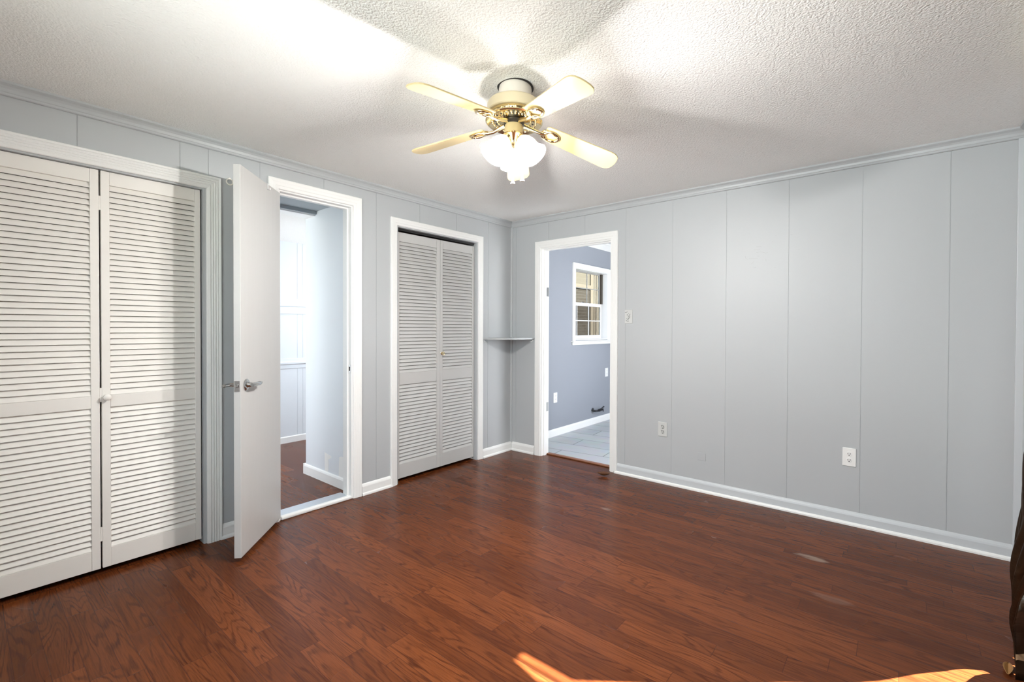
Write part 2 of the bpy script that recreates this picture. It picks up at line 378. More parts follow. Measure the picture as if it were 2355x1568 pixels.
def rects_minus(rect, holes):
    out = [rect]
    for (hx0, hx1, hz0, hz1) in holes:
        nxt = []
        for (x0, x1, z0, z1) in out:
            if hx1 <= x0 or hx0 >= x1 or hz1 <= z0 or hz0 >= z1: nxt.append((x0, x1, z0, z1)); continue
            if hx0 > x0: nxt.append((x0, hx0, z0, z1))
            if hx1 < x1: nxt.append((hx1, x1, z0, z1))
            a, b = max(x0, hx0), min(x1, hx1)
            if hz0 > z0: nxt.append((a, b, z0, hz0))
            if hz1 < z1: nxt.append((a, b, hz1, z1))
        out = nxt
    return out
def wall(axis, plane, thick, lo, hi, z0, z1, holes, grooves=(), gap=0.0032, depth=0.0026):
    """slab behind the plane (towards +thick) with panel boards of `depth` on its face, open at the V-grooves"""
    mb = MB(); sg = 1 if thick > 0 else -1
    def bx(a0, a1, n0, n1, zz0, zz1):
        if axis == 'x': mb.box(a0, a1, n0, n1, zz0, zz1)     # wall runs along x
        else: mb.box(n0, n1, a0, a1, zz0, zz1)
    d = depth * sg if grooves else 0
    for (a0, a1, b0, b1) in rects_minus((lo, hi, z0, z1), holes): bx(a0, a1, plane + d, plane + thick, b0, b1)
    if grooves:
        cuts = [lo] + sorted(g for g in grooves if lo < g < hi) + [hi]
        for i in range(len(cuts) - 1):
            a = cuts[i] + (gap / 2 if i else 0); b = cuts[i + 1] - (gap / 2 if i < len(cuts) - 2 else 0)
            for r in rects_minus((a, b, z0, z1), holes): bx(r[0], r[1], plane, plane + d, r[2], r[3])
    return mb
# openings
C1 = (-3.575, -2.667); D1 = (-2.268, -1.757); C2 = (-1.378, -0.487)
C1Z, D1Z, C2Z = 2.034, 2.122, 2.049
K1 = (-1.148, -0.379); K1Z = 2.018
holesA = [(C1[0], C1[1], -1, C1Z), (D1[0], D1[1], -1, D1Z), (C2[0], C2[1], -1, C2Z)]
GA = [-3.19 + 0.4064 * k for k in range(9)] + [-2.650]
GB = [-1.689 + 0.4064 * k for k in range(-4, 5)]
# ------------------------------------------------------------------ main room shell
S(wall('x', 0.0, T, XB - T, 0.0, 0, 2.5, holesA, GA).build('wall_left', WALL), 'pale grey panelled wall holding both louvred closets and the open white door', 'wall')
S(wall('y', 0.0, T, YF - T, 0.115, 0, 2.5, [(K1[0], K1[1], -1, K1Z)], GB).build('wall_right', WALL), 'long pale grey panelled wall with thin grooves right of the kitchen doorway', 'wall')
PD = (-3.10, -0.98, 0.03, 2.165)
S(wall('x', YF, -T, XB - T, T, 0, 2.5, [PD]).build('wall_front', WALL), 'grey wall meeting the right edge behind the brown curtain', 'wall')
BW = (-3.50, -1.20, 0.85, 2.05)
S(wall('y', XB, -T, YF - T, T, 0, 2.5, [BW]).build('wall_back', WALL), 'grey wall behind the viewpoint with the added fill window', 'wall')
S(MB().box(XB - T, T, YF - T, 0.115, ZC, ZC + 0.15).build('ceiling', CEIL), 'white popcorn textured ceiling above the fan', 'ceiling')

def planks(name, x0, x1, y0, y1, label, z=0.0):
    rnd = random.Random(hash(name) % 1000 if False else 11 + len(label))
    V, Fc, ids, szs, uvs = [], [], [], [], []
    x = x0
    while x < x1 - 1e-6:
        w = rnd.choice((0.057, 0.083, 0.083, 0.108)); xe = min(x + w, x1)
        y = y0 - rnd.random() * 0.7
        while y < y1:
            l = rnd.uniform(0.35, 1.15); ye = min(y + l, y1); ys = max(y, y0)
            if ye - ys > 0.01:
                b = len(V); V += [(x, ys, z), (xe, ys, z), (xe, ye, z), (x, ye, z)]; Fc.append((b, b + 1, b + 2, b + 3))
                ids.append((rnd.random(), rnd.random(), rnd.random())); szs.append((xe - x, ye - ys, 0)); uvs += [(0, 0), (1, 0), (1, 1), (0, 1)]
            y += l
        x = xe
    n = len(Fc); b = len(V)
    V += [(x0, y0, z - 0.05), (x1, y0, z - 0.05), (x1, y1, z - 0.05), (x0, y1, z - 0.05)]; Fc.append((b + 3, b + 2, b + 1, b))
    ids.append((0, 0, 0)); szs.append((1, 1, 0)); uvs += [(.5, .5)] * 4
    off = Vector(((x0 + x1) / 2, (y0 + y1) / 2, z))
    me = bpy.data.meshes.new(name); me.from_pydata([tuple(Vector(v) - off) for v in V], [], Fc); me.materials.append(OAK)
    uvl = me.uv_layers.new(name='plank')
    for i, c in enumerate(uvs): uvl.data[i].uv = c
    a = me.attributes.new('plank_id', 'FLOAT_VECTOR', 'FACE'); s = me.attributes.new('plank_size', 'FLOAT_VECTOR', 'FACE')
    for i in range(len(Fc)): a.data[i].vector = ids[i]; s.data[i].vector = szs[i]
    o = bpy.data.objects.new(name, me); COL.objects.link(o); o.location = off
    return S(o, label, 'floor')
planks('floor', XB - T, 0.10, YF - T, 0.02, 'glossy red brown oak strip floor of the room')
planks('floor', -3.9, 0.6, 0.02, 2.05, 'sunlit oak floor seen through the open white door')

# crown moulding round the room, mitred
prof = [(0, 2.2605), (0.010, 2.2605), (0.0135, 2.264), (0.0135, 2.2725), (0.0165, 2.2755), (0.020, 2.288), (0.027, 2.298), (0.034, 2.3025), (0.0375, 2.3055), (0.0405, 2.3055), (0.042, 2.309), (0.042, 2.317), (0, 2.317)]
mb = MB(); mb.sweep([[(sx[0] - sx[1] * d, sy[0] - sy[1] * d, z) for d, z in prof] for sx, sy in (((0, 1), (0, 1)), ((0, 1), (YF, -1)), ((XB, -1), (YF, -1)), ((XB, -1), (0, 1)))], loop=True)
S(mb.build('trim_1', TRIMG), 'grey stepped crown moulding along the ceiling edge', 'crown moulding')
# corner beads
S(MB().lathe((-0.004, -0.004, 0.085), (0, 0, 1), [(0, 0.0135), (2.178, 0.0135)], 20).build('trim_2', TRIMG, smooth=True), 'narrow grey bead in the corner above the small shelf', 'corner trim')
S(MB().box(-0.014, 0, YF, YF + 0.042, 0, 2.262).box(-0.05, -0.014, YF, YF + 0.012, 0, 2.262).build('trim_3', BASEG, bevel=0.003), 'flat pale corner board at the right end of the long wall', 'corner trim')

# baseboards
bprof = [(0, 0), (0.0225, 0), (0.0225, 0.008), (0.0195, 0.015), (0.0125, 0.020), (0.0125, 0.064), (0.010, 0.072), (0.006, 0.080), (0, 0.0858)]
def base_run(axis, pl, a0, a1, sg, pr=bprof, mb=None):
    mb = mb or MB()
    rings = []
    for a in (a0, a1): rings.append([((a, pl + sg * d, z) if axis == 'x' else (pl + sg * d, a, z)) for d, z in pr])
    return mb.sweep(rings)
m_ = MB()
for a0, a1 in ((-2.6, -2.338), (-1.687, -1.431), (-0.420, 0.0), (XB, -3.647)): base_run('x', 0, a0, a1, -1, mb=m_)
S(m_.build('baseboard_left', TRIM, base=(-1.5, 0, 0)), 'white baseboard pieces between the closets and the open door', 'baseboard')
S(base_run('y', 0, -0.305, -0.022, -1).build('baseboard_corner', TRIM), 'short white baseboard between corner and kitchen doorway', 'baseboard')
body = [(0, 0), (0.0125, 0), (0.0125, 0.062), (0.010, 0.072), (0.006, 0.080), (0, 0.0858)]
shoe = [(0.0126, 0), (0.0245, 0), (0.0245, 0.010), (0.021, 0.017), (0.0126, 0.021)]
o = S(base_run('y', 0, YF + 0.042, -1.195, -1, body).build('baseboard_right', BASEG), 'pale grey baseboard with white shoe moulding under the long wall', 'baseboard')
base_run('y', 0, YF + 0.012, -1.195, -1, shoe).build('shoe_moulding', TRIM, o)['label'] = 'white shoe moulding'
S(base_run('x', YF, -0.93, -0.05, 1, body).build('baseboard_front', BASEG), 'grey baseboard under the curtained front wall', 'baseboard')

# casings: profile (offset outward from opening edge, protrusion), mitred on three sides
def casing(axis, pl, sg, a0, a1, ztop, prof, w0=None):
    pts = [(o_, p_) for o_, p_ in prof]
    rings = []
    def P(a, n, z): return (a, pl + sg * n, z) if axis == 'x' else (pl + sg * n, a, z)
    rings.append([P(a0 - o_, p_, 0.0) for o_, p_ in pts])
    rings.append([P(a0 - o_, p_, ztop + o_) for o_, p_ in pts])
    rings.append([P(a1 + o_, p_, ztop + o_) for o_, p_ in pts])
    rings.append([P(a1 + o_, p_, 0.0) for o_, p_ in pts])
    return MB().sweep(rings)
def fluted(w, n=4):
    p = [(0, 0), (0, 0.011), (0.004, 0.014)]
    for k in range(n):
        a = 0.010 + (w - 0.024) * k / n; b = 0.010 + (w - 0.024) * (k + 1) / n
        p += [(a, 0.0155), ((a + b) / 2, 0.0175), (b - 0.0015, 0.0155), (b - 0.0005, 0.0128)]
    p += [(w - 0.011, 0.017), (w - 0.003, 0.018), (w, 0.014), (w, 0)]
    return p
def colonial(w):
    return [(0, 0), (0, 0.009), (0.004, 0.0115), (w * 0.30, 0.0125), (w * 0.36, 0.0145), (w * 0.62, 0.016), (w * 0.70, 0.0175), (w - 0.004, 0.0185), (w, 0.015), (w, 0)]
REV = 0.004
S(casing('x', 0, -1, C1[0] - REV, C1[1] + REV, C1Z - 0.002, fluted(0.074)).build('trim_4', TRIM), 'fluted white casing around the large left louvred closet', 'door casing')
S(casing('x', 0, -1, D1[0], D1[1], D1Z, colonial(0.066)).build('trim_5', TRIM), 'tall white casing around the opening with the open door', 'door casing')
S(casing('x', 0, -1, C2[0] - REV, C2[1] + REV, C2Z - 0.001, colonial(0.058)).build('trim_6', TRIM), 'white casing around the narrow middle louvred closet', 'door casing')
S(casing('y', 0, -1, K1[0], K1[1], K1Z, colonial(0.064)).build('trim_7', TRIM), 'white casing around the doorway into the blue grey kitchen', 'door casing')
S(casing('y', T, 1, K1[0], K1[1], K1Z, colonial(0.064)).build('trim_8', TRIM), 'white casing on the kitchen side of the doorway', 'door casing')
# jamb linings
def jamb(axis, a0, a1, zt, n0, n1, th, stop=None, bottom=0.0):
    mb = MB()
    def bx(p0, p1, q0, q1, z0, z1):
        mb.box(p0, p1, q0, q1, z0, z1) if axis == 'x' else mb.box(q0, q1, p0, p1, z0, z1)
    bx(a0, a0 + th, n0, n1, bottom, zt); bx(a1 - th, a1, n0, n1, bottom, zt); bx(a0 + th, a1 - th, n0, n1, zt - th, zt)
    if stop:
        s0, s1, t = stop
        bx(a0 + th, a0 + th + t, s0, s1, bottom, zt - th); bx(a1 - th - t, a1 - th, s0, s1, bottom, zt - th); bx(a0 + th + t, a1 - th - t, s0, s1, zt - th - t, zt - th)
    return mb
S(jamb('x', C1[0], C1[1], C1Z, 0.0005, T, 0.010).build('trim_9', TRIMG), 'grey lining inside the large left closet opening', 'door jamb')
oj = S(jamb('x', D1[0], D1[1], D1Z, 0.0005, T, 0.010, (0.040, 0.062, 0.011)).build('trim_10', TRIM), 'white jamb and stop inside the open door frame', 'door jamb')
MB().box(D1[1] - 0.0125, D1[1] - 0.0095, 0.006, 0.034, 0.915, 0.972).build('strike_plate', CHROME, oj)
MB().box(D1[1] - 0.0130, D1[1] - 0.0122, 0.013, 0.027, 0.928, 0.957).build('latch_hole', SLOT, oj)
S(jamb('x', C2[0], C2[1], C2Z, 0.0005, T, 0.010).build('trim_11', TRIMG), 'grey lining inside the middle closet opening', 'door jamb')
oj = S(jamb('y', K1[0], K1[1], K1Z, 0.0005, T, 0.012, (0.030, 0.062, 0.010)).build('trim_12', TRIM), 'bright white jamb lining the kitchen doorway', 'door jamb')
for z in (1.60, 0.47): MB().box(0.066, 0.108, K1[1] - 0.0145, K1[1] - 0.0115, z - 0.044, z + 0.044).build('hinge_leaf', HINGE, oj)

# ------------------------------------------------------------------ bifold louvred closets
def bifold_panel(x0, x1, yf, zb, zt, rails, stiles, mat, root, thick=0.028):
    """rails: list of (z0,z1) from bottom to top; one mesh for the frame, one for its slats"""
    sl, sr = stiles
    mb = MB()
    mb.box(x0, x0 + sl, yf, yf + thick, zb, zt); mb.box(x1 - sr, x1, yf, yf + thick, zb, zt)
    for (a, b) in rails: mb.box(x0 + sl, x1 - sr, yf + 0.0012, yf + thick - 0.0012, a, b)
    p = mb.build('louvre_panel', mat, root, bevel=0.0018)
    lv = MB()
    for i in range(len(rails) - 1):
        lo, hi = rails[i][1], rails[i + 1][0]; n = max(1, round((hi - lo) / 0.0288)); pt = (hi - lo) / n
        for k in range(n):
            z = lo + pt * k
            # sloped slat: outer edge low, inner edge high
            y0, y1 = yf + 0.0015, yf + 0.0250
            a = [(y0 + 0.0012, z + 0.0006), (y0, z + 0.0012), (y0 + 0.0005, z + 0.0034), (y0 + 0.0135, z + pt - 0.0003), (y0 + 0.0175, z + pt - 0.0016), (y0 + 0.0070, z + 0.0010)]
            lv.sweep([[(xx, yy, zz) for yy, zz in a] for xx in (x0 + sl - 0.004, x1 - sr + 0.004)])
    lv.build('louvre_slats', mat, p)
    return p
r1 = [(0.028, 0.125), (0.836, 0.897), (1.955, 2.022)]
d1 = empty('door_2', ((C1[0] + C1[1]) / 2, 0.03, 0), 'large left pair of warm white louvred bifold closet doors', 'closet door', 'structure')
pl_ = bifold_panel(-3.545, -3.1115, 0.020, 0.028, 2.022, r1, (0.033, 0.033), BIFOLD, d1)
pr_ = bifold_panel(-3.1045, -2.684, 0.020, 0.028, 2.022, r1, (0.033, 0.027), BIFOLD, d1)
kb = MB().lathe((-3.088, 0.0195, 0.889), (0, -1, 0), [(0, 0.012), (0.002, 0.013), (0.006, 0.008), (0.012, 0.0075), (0.017, 0.013), (0.023, 0.0165), (0.029, 0.0155), (0.033, 0.010), (0.0345, 0.003)], 22)
kb.build('knob', BIFOLD, pr_, smooth=True)
for z in (1.86, 0.90, 0.20): MB().box(-3.1115, -3.1045, 0.021, 0.030, z - 0.035, z + 0.035).build('hinge', BIFOLD, d1)
MB().tube([(-2.682, 0.034, 0.020), (-2.672, 0.034, 0.045)], 0.003, 6).build('pivot_bracket', TRIM, d1)
r2 = [(0.028, 0.142), (0.782, 0.876), (1.934, 2.008)]
d2 = empty('door_3', ((C2[0] + C2[1]) / 2, 0.04, 0), 'narrow middle pair of dull white louvred bifold closet doors with brass knob', 'closet door', 'structure')
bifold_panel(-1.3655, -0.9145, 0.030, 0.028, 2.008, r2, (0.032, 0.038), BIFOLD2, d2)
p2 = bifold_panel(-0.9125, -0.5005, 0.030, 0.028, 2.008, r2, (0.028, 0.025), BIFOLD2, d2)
MB().lathe((-0.897, 0.0295, 1.020), (0, -1, 0), [(0, 0.011), (0.003, 0.012), (0.007, 0.007), (0.014, 0.007), (0.018, 0.014), (0.024, 0.017), (0.030, 0.014), (0.033, 0.005)], 20).build('knob', BRASS, p2, smooth=True)
MB().tube([(-0.505, 0.044, 0.010), (-0.535, 0.040, 0.022)], 0.004, 6).build('pivot_bracket', TRIM, d2)
MB().box(C2[0] + 0.012, C2[1] - 0.012, 0.036, 0.064, 2.022, 2.038).build('track', BLACKM, d2)
# closet interiors
def closet(x0, x1, name, lab):
    mb = MB(); mb.box(x0, x1, 0.62, 0.66, 0, 2.35); mb.box(x0 - 0.04, x0, T, 0.66, 0, 2.35); mb.box(x1, x1 + 0.04, T, 0.66, 0, 2.35); mb.box(x0 - 0.04, x1 + 0.04, T, 0.66, 2.30, 2.35)
    S(mb.build(name, DARK), lab, 'closet wall')
closet(-3.62, -2.60, 'wall_closet_left', 'dark closet lining behind the large louvred doors')
closet(-1.60, -0.45, 'wall_closet_middle', 'dark closet lining behind the narrow louvred doors')

# ------------------------------------------------------------------ open door
HX, HY = -2.262, -0.010                       # visible face at the hinge end
dv = Vector((-0.361, -0.383, 0)); dl = dv.length; du = dv / dl; dn = Vector((-0.728, 0.686, 0)).normalized() * 0.035
door = empty('door_1', (HX, HY, 0.022), 'plain white flush door standing open in front of the left wall', 'door', 'structure')
mb = MB(); mb.obox((HX, HY, 0.022), du * dl, dn, (0, 0, 2.075)); mb.build('door_leaf', DOORP, door, bevel=0.002)
def dpt(s, out, z): return Vector((HX, HY, 0)) + du * s - dn.normalized() * out + Vector((0, 0, z))
nf = -dn.normalized()                         # visible face normal
# lever handle with round rose, visible side and far side
zl = 0.932
h = empty('door_handle_base', (0, 0, 0), '', 'x'); bpy.data.objects.remove(h)
lk = MB().lathe(dpt(dl - 0.060, 0, zl), nf, [(0, 0.032), (0.004, 0.032), (0.007, 0.028), (0.009, 0.016), (0.013, 0.013), (0.030, 0.012), (0.034, 0.009)], 28)
hd = lk.build('door_handle', CHROME, door, smooth=True)
lev = MB()
c0 = dpt(dl - 0.060, 0.034, zl)
lev.tube([c0 + du * 0.012, c0, c0 - du * 0.045 + nf * 0.004, c0 - du * 0.075 + nf * 0.002, c0 - du * 0.082], [0.009, 0.0115, 0.0105, 0.0125, 0.008], 14)
lev.tube([c0 - du * 0.080, c0 - du * 0.088, c0 - du * 0.106], [0.0065, 0.0065, 0.0075], 12)
lev.build('lever', CHROME, hd, smooth=True)
far = MB(); q0 = dpt(dl - 0.060, -0.035, zl)
far.lathe(q0, -nf, [(0, 0.032), (0.004, 0.032), (0.007, 0.028), (0.009, 0.015), (0.050, 0.010)], 24)
q1 = q0 - nf * 0.048
far.tube([q1 - du * 0.004, q1 + du * 0.010, q1 + du * 0.052, q1 + du * 0.060, q1 + du * 0.072], [0.009, 0.0095, 0.008, 0.0105, 0.004], 12)
far.build('door_handle', CHROME, door, smooth=True)
lp = MB(); e0 = dpt(dl + 0.0006, -0.005, zl - 0.028)
lp.obox(e0, -nf * 0.025, du * 0.0016, (0, 0, 0.056)).build('latch_plate', CHROME, door)
lb = MB(); lb.obox(dpt(dl + 0.0015, -0.0110, zl - 0.008), -nf * 0.013, du * 0.009, (0, 0, 0.016)).build('latch_bolt', CHROME, door, bevel=0.003)
# small white hook hooked over the door top
hk = MB()
s_ = dl - 0.345
b0 = dpt(s_, 0.0006, 2.097); wv = du * 0.016
hk.obox(dpt(s_, 0.0008, 2.062), wv, nf * 0.0015, (0, 0, 0.037)); hk.obox(dpt(s_, 0.0023, 2.0975), wv, nf * -0.040, (0, 0, 0.0015)); hk.obox(dpt(s_, -0.0362, 2.070), wv, nf * -0.0015, (0, 0, 0.028))
hk.obox(dpt(s_, 0.0023, 2.062), wv, nf * 0.012, (0, 0, 0.002)); hk.obox(dpt(s_, 0.0143, 2.062), wv, nf * 0.0015, (0, 0, 0.012))
tag(hk.build('door_hook', VINYL), 'small white hook hung over the top edge of the open door', 'hook')
# pale ring hook on the wall behind the door
rg = MB(); cx, cz = -2.545, 2.098
rg.tube([(cx + 0.017 * math.cos(a), -0.010, cz + 0.017 * math.sin(a)) for a in [2 * PI * k / 20 for k in range(20)]], 0.0035, 8, loop=True)
rg.lathe((cx, 0, cz + 0.019), (0, -1, 0), [(0, 0.006), (0.012, 0.005)], 10)
tag(rg.build('wall_ring', FOB, smooth=True), 'small pale ring hook on the grey wall left of the open door', 'hook')

# threshold of the open door
mb = MB(); mb.m = 0; mb.box(D1[0] + 0.010, D1[1] - 0.010, -0.012, 0.026, 0.0, 0.024)
th = mb.build('trim_13', TRIM, bevel=0.008); S(th, 'white sill strip with metal plate under the open door', 'threshold')
MB().box(D1[0] + 0.010, D1[1] - 0.010, 0.034, 0.150, 0.0, 0.013).build('metal_plate', THRESH, th, bevel=0.004)
S(MB().box(0.082, 0.130, K1[0] + 0.012, K1[1] - 0.012, 0.0, 0.012).build('trim_14', REDUCER, bevel=0.005), 'thin brown wooden strip across the kitchen doorway floor', 'threshold')

# ------------------------------------------------------------------ passage and far room
mb = MB()
mb.box(-1.70, -1.64, T + 0.001, 0.840, 0, 2.40)
for k in range(7):                          # rounded outer end of the partition
    a = PI / 2 * k / 6
PW = S(mb.build('wall_passage_right', WALLP, bevel=0.006), 'bright partition wall seen through the open door', 'wall')
S(MB().box(-2.42, -2.345, T + 0.001, 0.661, 0, 2.40).build('wall_passage_left', WALLP), 'passage wall hidden behind the open door', 'wall')
S(wall('x', 2.03, T, -3.9, 0.7, 0, 2.5, [], [-3.2 + 0.4064 * k for k in range(10)] + [-1.225]).build('wall_far_room', WALLP), 'far pale panelled wall beyond the passage', 'wall')
S(wall('y', -3.80, -0.1, 0.66, 2.2, 0, 2.5, [(0.92, 1.92, 0.3, 2.2)]).build('wall_far_room_left', WALLP), 'window wall of the far room', 'wall')
S(MB().box(0.55, 0.65, 0.66, 2.2, 0, 2.5).build('wall_far_room_right', WALLP), 'right wall of the far room', 'wall')
mb = MB(); mb.box(-3.9, -2.42, 0.662, 0.70, 0, 2.5); mb.box(-1.64, 0.65, 0.662, 0.70, 0, 2.5)
S(mb.build('wall_far_room_near', WALLP), 'near wall of the far room beside the passage', 'wall')
S(MB().box(-3.9, 0.65, 0.70, 2.15, 2.160, 2.30).build('ceiling', CEIL), 'bright textured ceiling of the far room', 'ceiling')
hb = MB(); hb.box(-2.345, -1.70, T + 0.001, 0.66, 2.195, 2.30); hb.box(-2.345, -1.70, 0.645, 0.662, 2.170, 2.195)
S(hb.build('ceiling', GREYBOX), 'slate grey boxed recess just inside the open door', 'ceiling')
S(MB().box(-2.345, -1.70, 0.662, 0.80, 2.157, 2.1655).build('trim_15', TRIM), 'smooth white strip under the far room ceiling edge', 'trim')
# far-wall rails
fr = MB()
fr.box(-3.8, 0.55, 2.014, 2.0295, 1.387, 1.462); fr.box(-3.8, 0.55, 2.016, 2.0295, 1.468, 1.548)
S(fr.build('trim_16', WALLP, bevel=0.003), 'two stacked pale boards across the far wall', 'trim')
cr_ = [(0, 0.795), (0.008, 0.800), (0.010, 0.838), (0.016, 0.842), (0.022, 0.850), (0.022, 0.864), (0.012, 0.880), (0.010, 0.902), (0, 0.906)]
S(MB().sweep([[(x, 2.0295 - d, z) for d, z in cr_] for x in (-3.8, 0.55)]).build('trim_17', WALLP), 'pale chair rail along the far wall', 'chair rail')
S(base_run('x', 2.0295, -3.8, 0.55, -1, [(0, 0), (0.012, 0), (0.012, 0.062), (0, 0.07)]).build('baseboard_far_room', TRIM), 'white baseboard under the far wall', 'baseboard')
mb = base_run('y', -1.70, 0.117, 0.840, -1, [(0, 0), (0.014, 0), (0.014, 0.068), (0.010, 0.080), (0, 0.085)])
mb.box(-1.7145, -1.64, 0.8405, 0.854, 0, 0.085)
S(mb.build('baseboard_passage', TRIM), 'bright white baseboard under the partition wall', 'baseboard')
# sun patches above that baseboard, painted in as thin white shapes
sun_patch = MB(); xx = -1.7012
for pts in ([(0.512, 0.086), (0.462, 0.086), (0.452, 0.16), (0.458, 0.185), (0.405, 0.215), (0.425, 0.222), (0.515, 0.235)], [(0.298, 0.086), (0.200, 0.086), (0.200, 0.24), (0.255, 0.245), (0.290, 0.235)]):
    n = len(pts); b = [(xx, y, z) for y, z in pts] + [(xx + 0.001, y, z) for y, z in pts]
    sun_patch.add(b, [tuple(range(n)), tuple(range(2 * n - 1, n - 1, -1))] + [(i, (i + 1) % n, n + (i + 1) % n, n + i) for i in range(n)])
sun_patch.build('painted_sun_patch', TRIM, PW)['label'] = 'painted white sun patches low on the wall'

# ------------------------------------------------------------------ kitchen
KX, KY, KZ = 4.2, -3.05, 2.37
KW = (1.165, 1.985, 1.095, 1.985)
S(wall('x', -0.005, 0.12, T, KX, 0, 2.6, [KW]).build('wall_kitchen_left', WALLK), 'blue grey kitchen wall with the small window', 'wall')
S(MB().box(KX, KX + 0.1, KY - 0.1, 0.12, 0, 2.6).build('wall_kitchen_far', WALLK), 'far end wall of the kitchen', 'wall')
S(wall('x', KY, -0.1, T, KX, 0, 2.6, [(0.5, 1.5, 0.6, 2.1)]).build('wall_kitchen_right', WALLK), 'kitchen wall with the daylight window', 'wall')
S(MB().box(T, KX + 0.1, KY - 0.1, 0.12, KZ, KZ + 0.15).build('ceiling', paint('smooth_kitchen_ceiling', srgb(232, 235, 240), 0.7, 0.01)), 'smooth pale kitchen ceiling', 'ceiling')
S(MB().box(0.10, KX + 0.1, KY - 0.1, 0.12, -0.05, -0.001).build('floor', TILE), 'pale grey tiled kitchen floor beyond the doorway', 'floor')
kp = [(0, 2.283), (0.010, 2.283), (0.013, 2.295), (0.03, 2.318), (0.05, 2.345), (0.06, 2.35), (0.064, 2.37), (0, 2.37)]
S(MB().sweep([[(x, -0.005 - d, z) for d, z in kp] for x in (T, KX)]).build('trim_18', TRIM), 'white crown moulding above the kitchen window', 'crown moulding')
S(base_run('x', -0.005, T + 0.02, KX, -1, [(0, 0), (0.014, 0), (0.014, 0.066), (0.008, 0.078), (0, 0.083)]).build('baseboard_kitchen', TRIM), 'white baseboard under the blue grey kitchen wall', 'baseboard')
# kitchen window
win = empty('window_1', ((KW[0] + KW[1]) / 2, -0.005, KW[2]), 'white double hung kitchen window with small panes', 'window', 'structure')
cs = MB()
cs.box(KW[0] - 0.055, KW[0] + 0.004, -0.024, -0.005, KW[2] - 0.006, KW[3] + 0.058); cs.box(KW[1] - 0.004, KW[1] + 0.055, -0.024, -0.005, KW[2] - 0.006, KW[3] + 0.058); cs.box(KW[0] + 0.004, KW[1] - 0.004, -0.024, -0.005, KW[3] - 0.004, KW[3] + 0.058)
cs.build('window_casing', TRIM, win, bevel=0.003)
sl = MB(); sl.box(KW[0] - 0.075, KW[1] + 0.075, -0.045, 0.0, KW[2] - 0.020, KW[2] - 0.006); sl.box(KW[0] - 0.060, KW[1] + 0.060, -0.026, -0.005, KW[2] - 0.056, KW[2] - 0.021)
sl.build('window_sill', TRIM, win, bevel=0.004)
jb = MB(); jb.box(KW[0] - 0.0, KW[0] + 0.010, -0.005, 0.115, KW[2], KW[3]); jb.box(KW[1] - 0.010, KW[1], -0.005, 0.115, KW[2], KW[3]); jb.box(KW[0] + 0.010, KW[1] - 0.010, -0.005, 0.115, KW[3] - 0.010, KW[3]); jb.box(KW[0] + 0.010, KW[1] - 0.010, -0.005, 0.115, KW[2], KW[2] + 0.012)
jb.build('window_jamb', VINYL, win)
SASHG = paint('grey_aluminium_sash', srgb(168, 166, 162), 0.4, 0.03)
def sash(y, z0, z1, name, glass, wl, rail):
    f = MB(); x0, x1 = KW[0] + 0.012, KW[1] - 0.052
    f.box(x0, x0 + wl, y, y + 0.022, z0, z1); f.box(x1 - wl, x1, y, y + 0.022, z0, z1)
    f.box(x0 + wl, x1 - wl, y, y + 0.022, z0, z0 + rail[0]); f.box(x0 + wl, x1 - wl, y, y + 0.022, z1 - rail[1], z1)
    for xm in (1.338, 1.617): f.box(xm - 0.006, xm + 0.006, y + 0.006, y + 0.016, z0 + rail[0], z1 - rail[1])
    zm = (z0 + rail[0] + z1 - rail[1]) / 2
    f.box(x0 + wl, x1 - wl, y + 0.0065, y + 0.0155, zm - 0.006, zm + 0.006)
    s = f.build(name, VINYL if name == 'lower_sash' else SASHG, win)
    MB().box(x0 + wl - 0.003, x1 - wl + 0.003, y + 0.010, y + 0.012, z0 + rail[0] - 0.003, z1 - rail[1] + 0.003).build('glass_pane', glass, s)
sash(0.062, KW[2] + 0.013, 1.570, 'lower_sash', GLASSS, 0.022, (0.046, 0.040))
sash(0.088, 1.535, KW[3] - 0.012, 'upper_sash', GLASS, 0.018, (0.030, 0.014))
MB().box(KW[1] - 0.050, KW[1] - 0.0105, 0.066, 0.112, 1.572, KW[3] - 0.011).build('side_strip', BROWNSTRIP, win)  # dark brown strip along the right of the upper sash
MB().box(1.43, 1.47, 0.052, 0.0615, 1.570, 1.582).build('sash_lock', CHROME, win)
# kitchen outlets and gas stub
def plate_x(name, xc, y, zc, w, hgt, mat, label):
    r = empty(name, (xc, y, zc - hgt / 2), label, 'outlet', None)
    MB().box(xc - w / 2, xc + w / 2, y - 0.006, y, zc - hgt / 2, zc + hgt / 2).build('cover_plate', mat, r, bevel=0.003)
    for dz in (-0.020, 0.020):
        f = MB().lathe((xc, y - 0.0061, zc + dz), (0, -1, 0), [(0, 0.0150), (0.0015, 0.0145)], 18).build('receptacle', mat, r)
        MB().box(xc - 0.007, xc - 0.005, y - 0.0082, y - 0.0072, zc + dz - 0.001, zc + dz + 0.007).box(xc + 0.005, xc + 0.007, y - 0.0082, y - 0.0072, zc + dz - 0.001, zc + dz + 0.007).build('slots', SLOT, f)
    return r
plate_x('wall_outlet', 0.767, -0.0052, 0.442, 0.074, 0.118, PLATEW, 'white outlet low on kitchen wall near the doorway hinges')
plate_x('wall_outlet', 1.961, -0.0052, 0.650, 0.074, 0.118, PLATEW, 'white outlet on kitchen wall below right end of the window')
gp = empty('gas_valve', (1.60, -0.012, 0.150), 'black capped gas pipe stub low on the kitchen wall', 'pipe')
MB().lathe((1.60, -0.0055, 0.178), (0, -1, 0), [(0, 0.036), (0.003, 0.036), (0.005, 0.030), (0.006, 0.014)], 20).build('escutcheon', CHROME, gp, smooth=True)
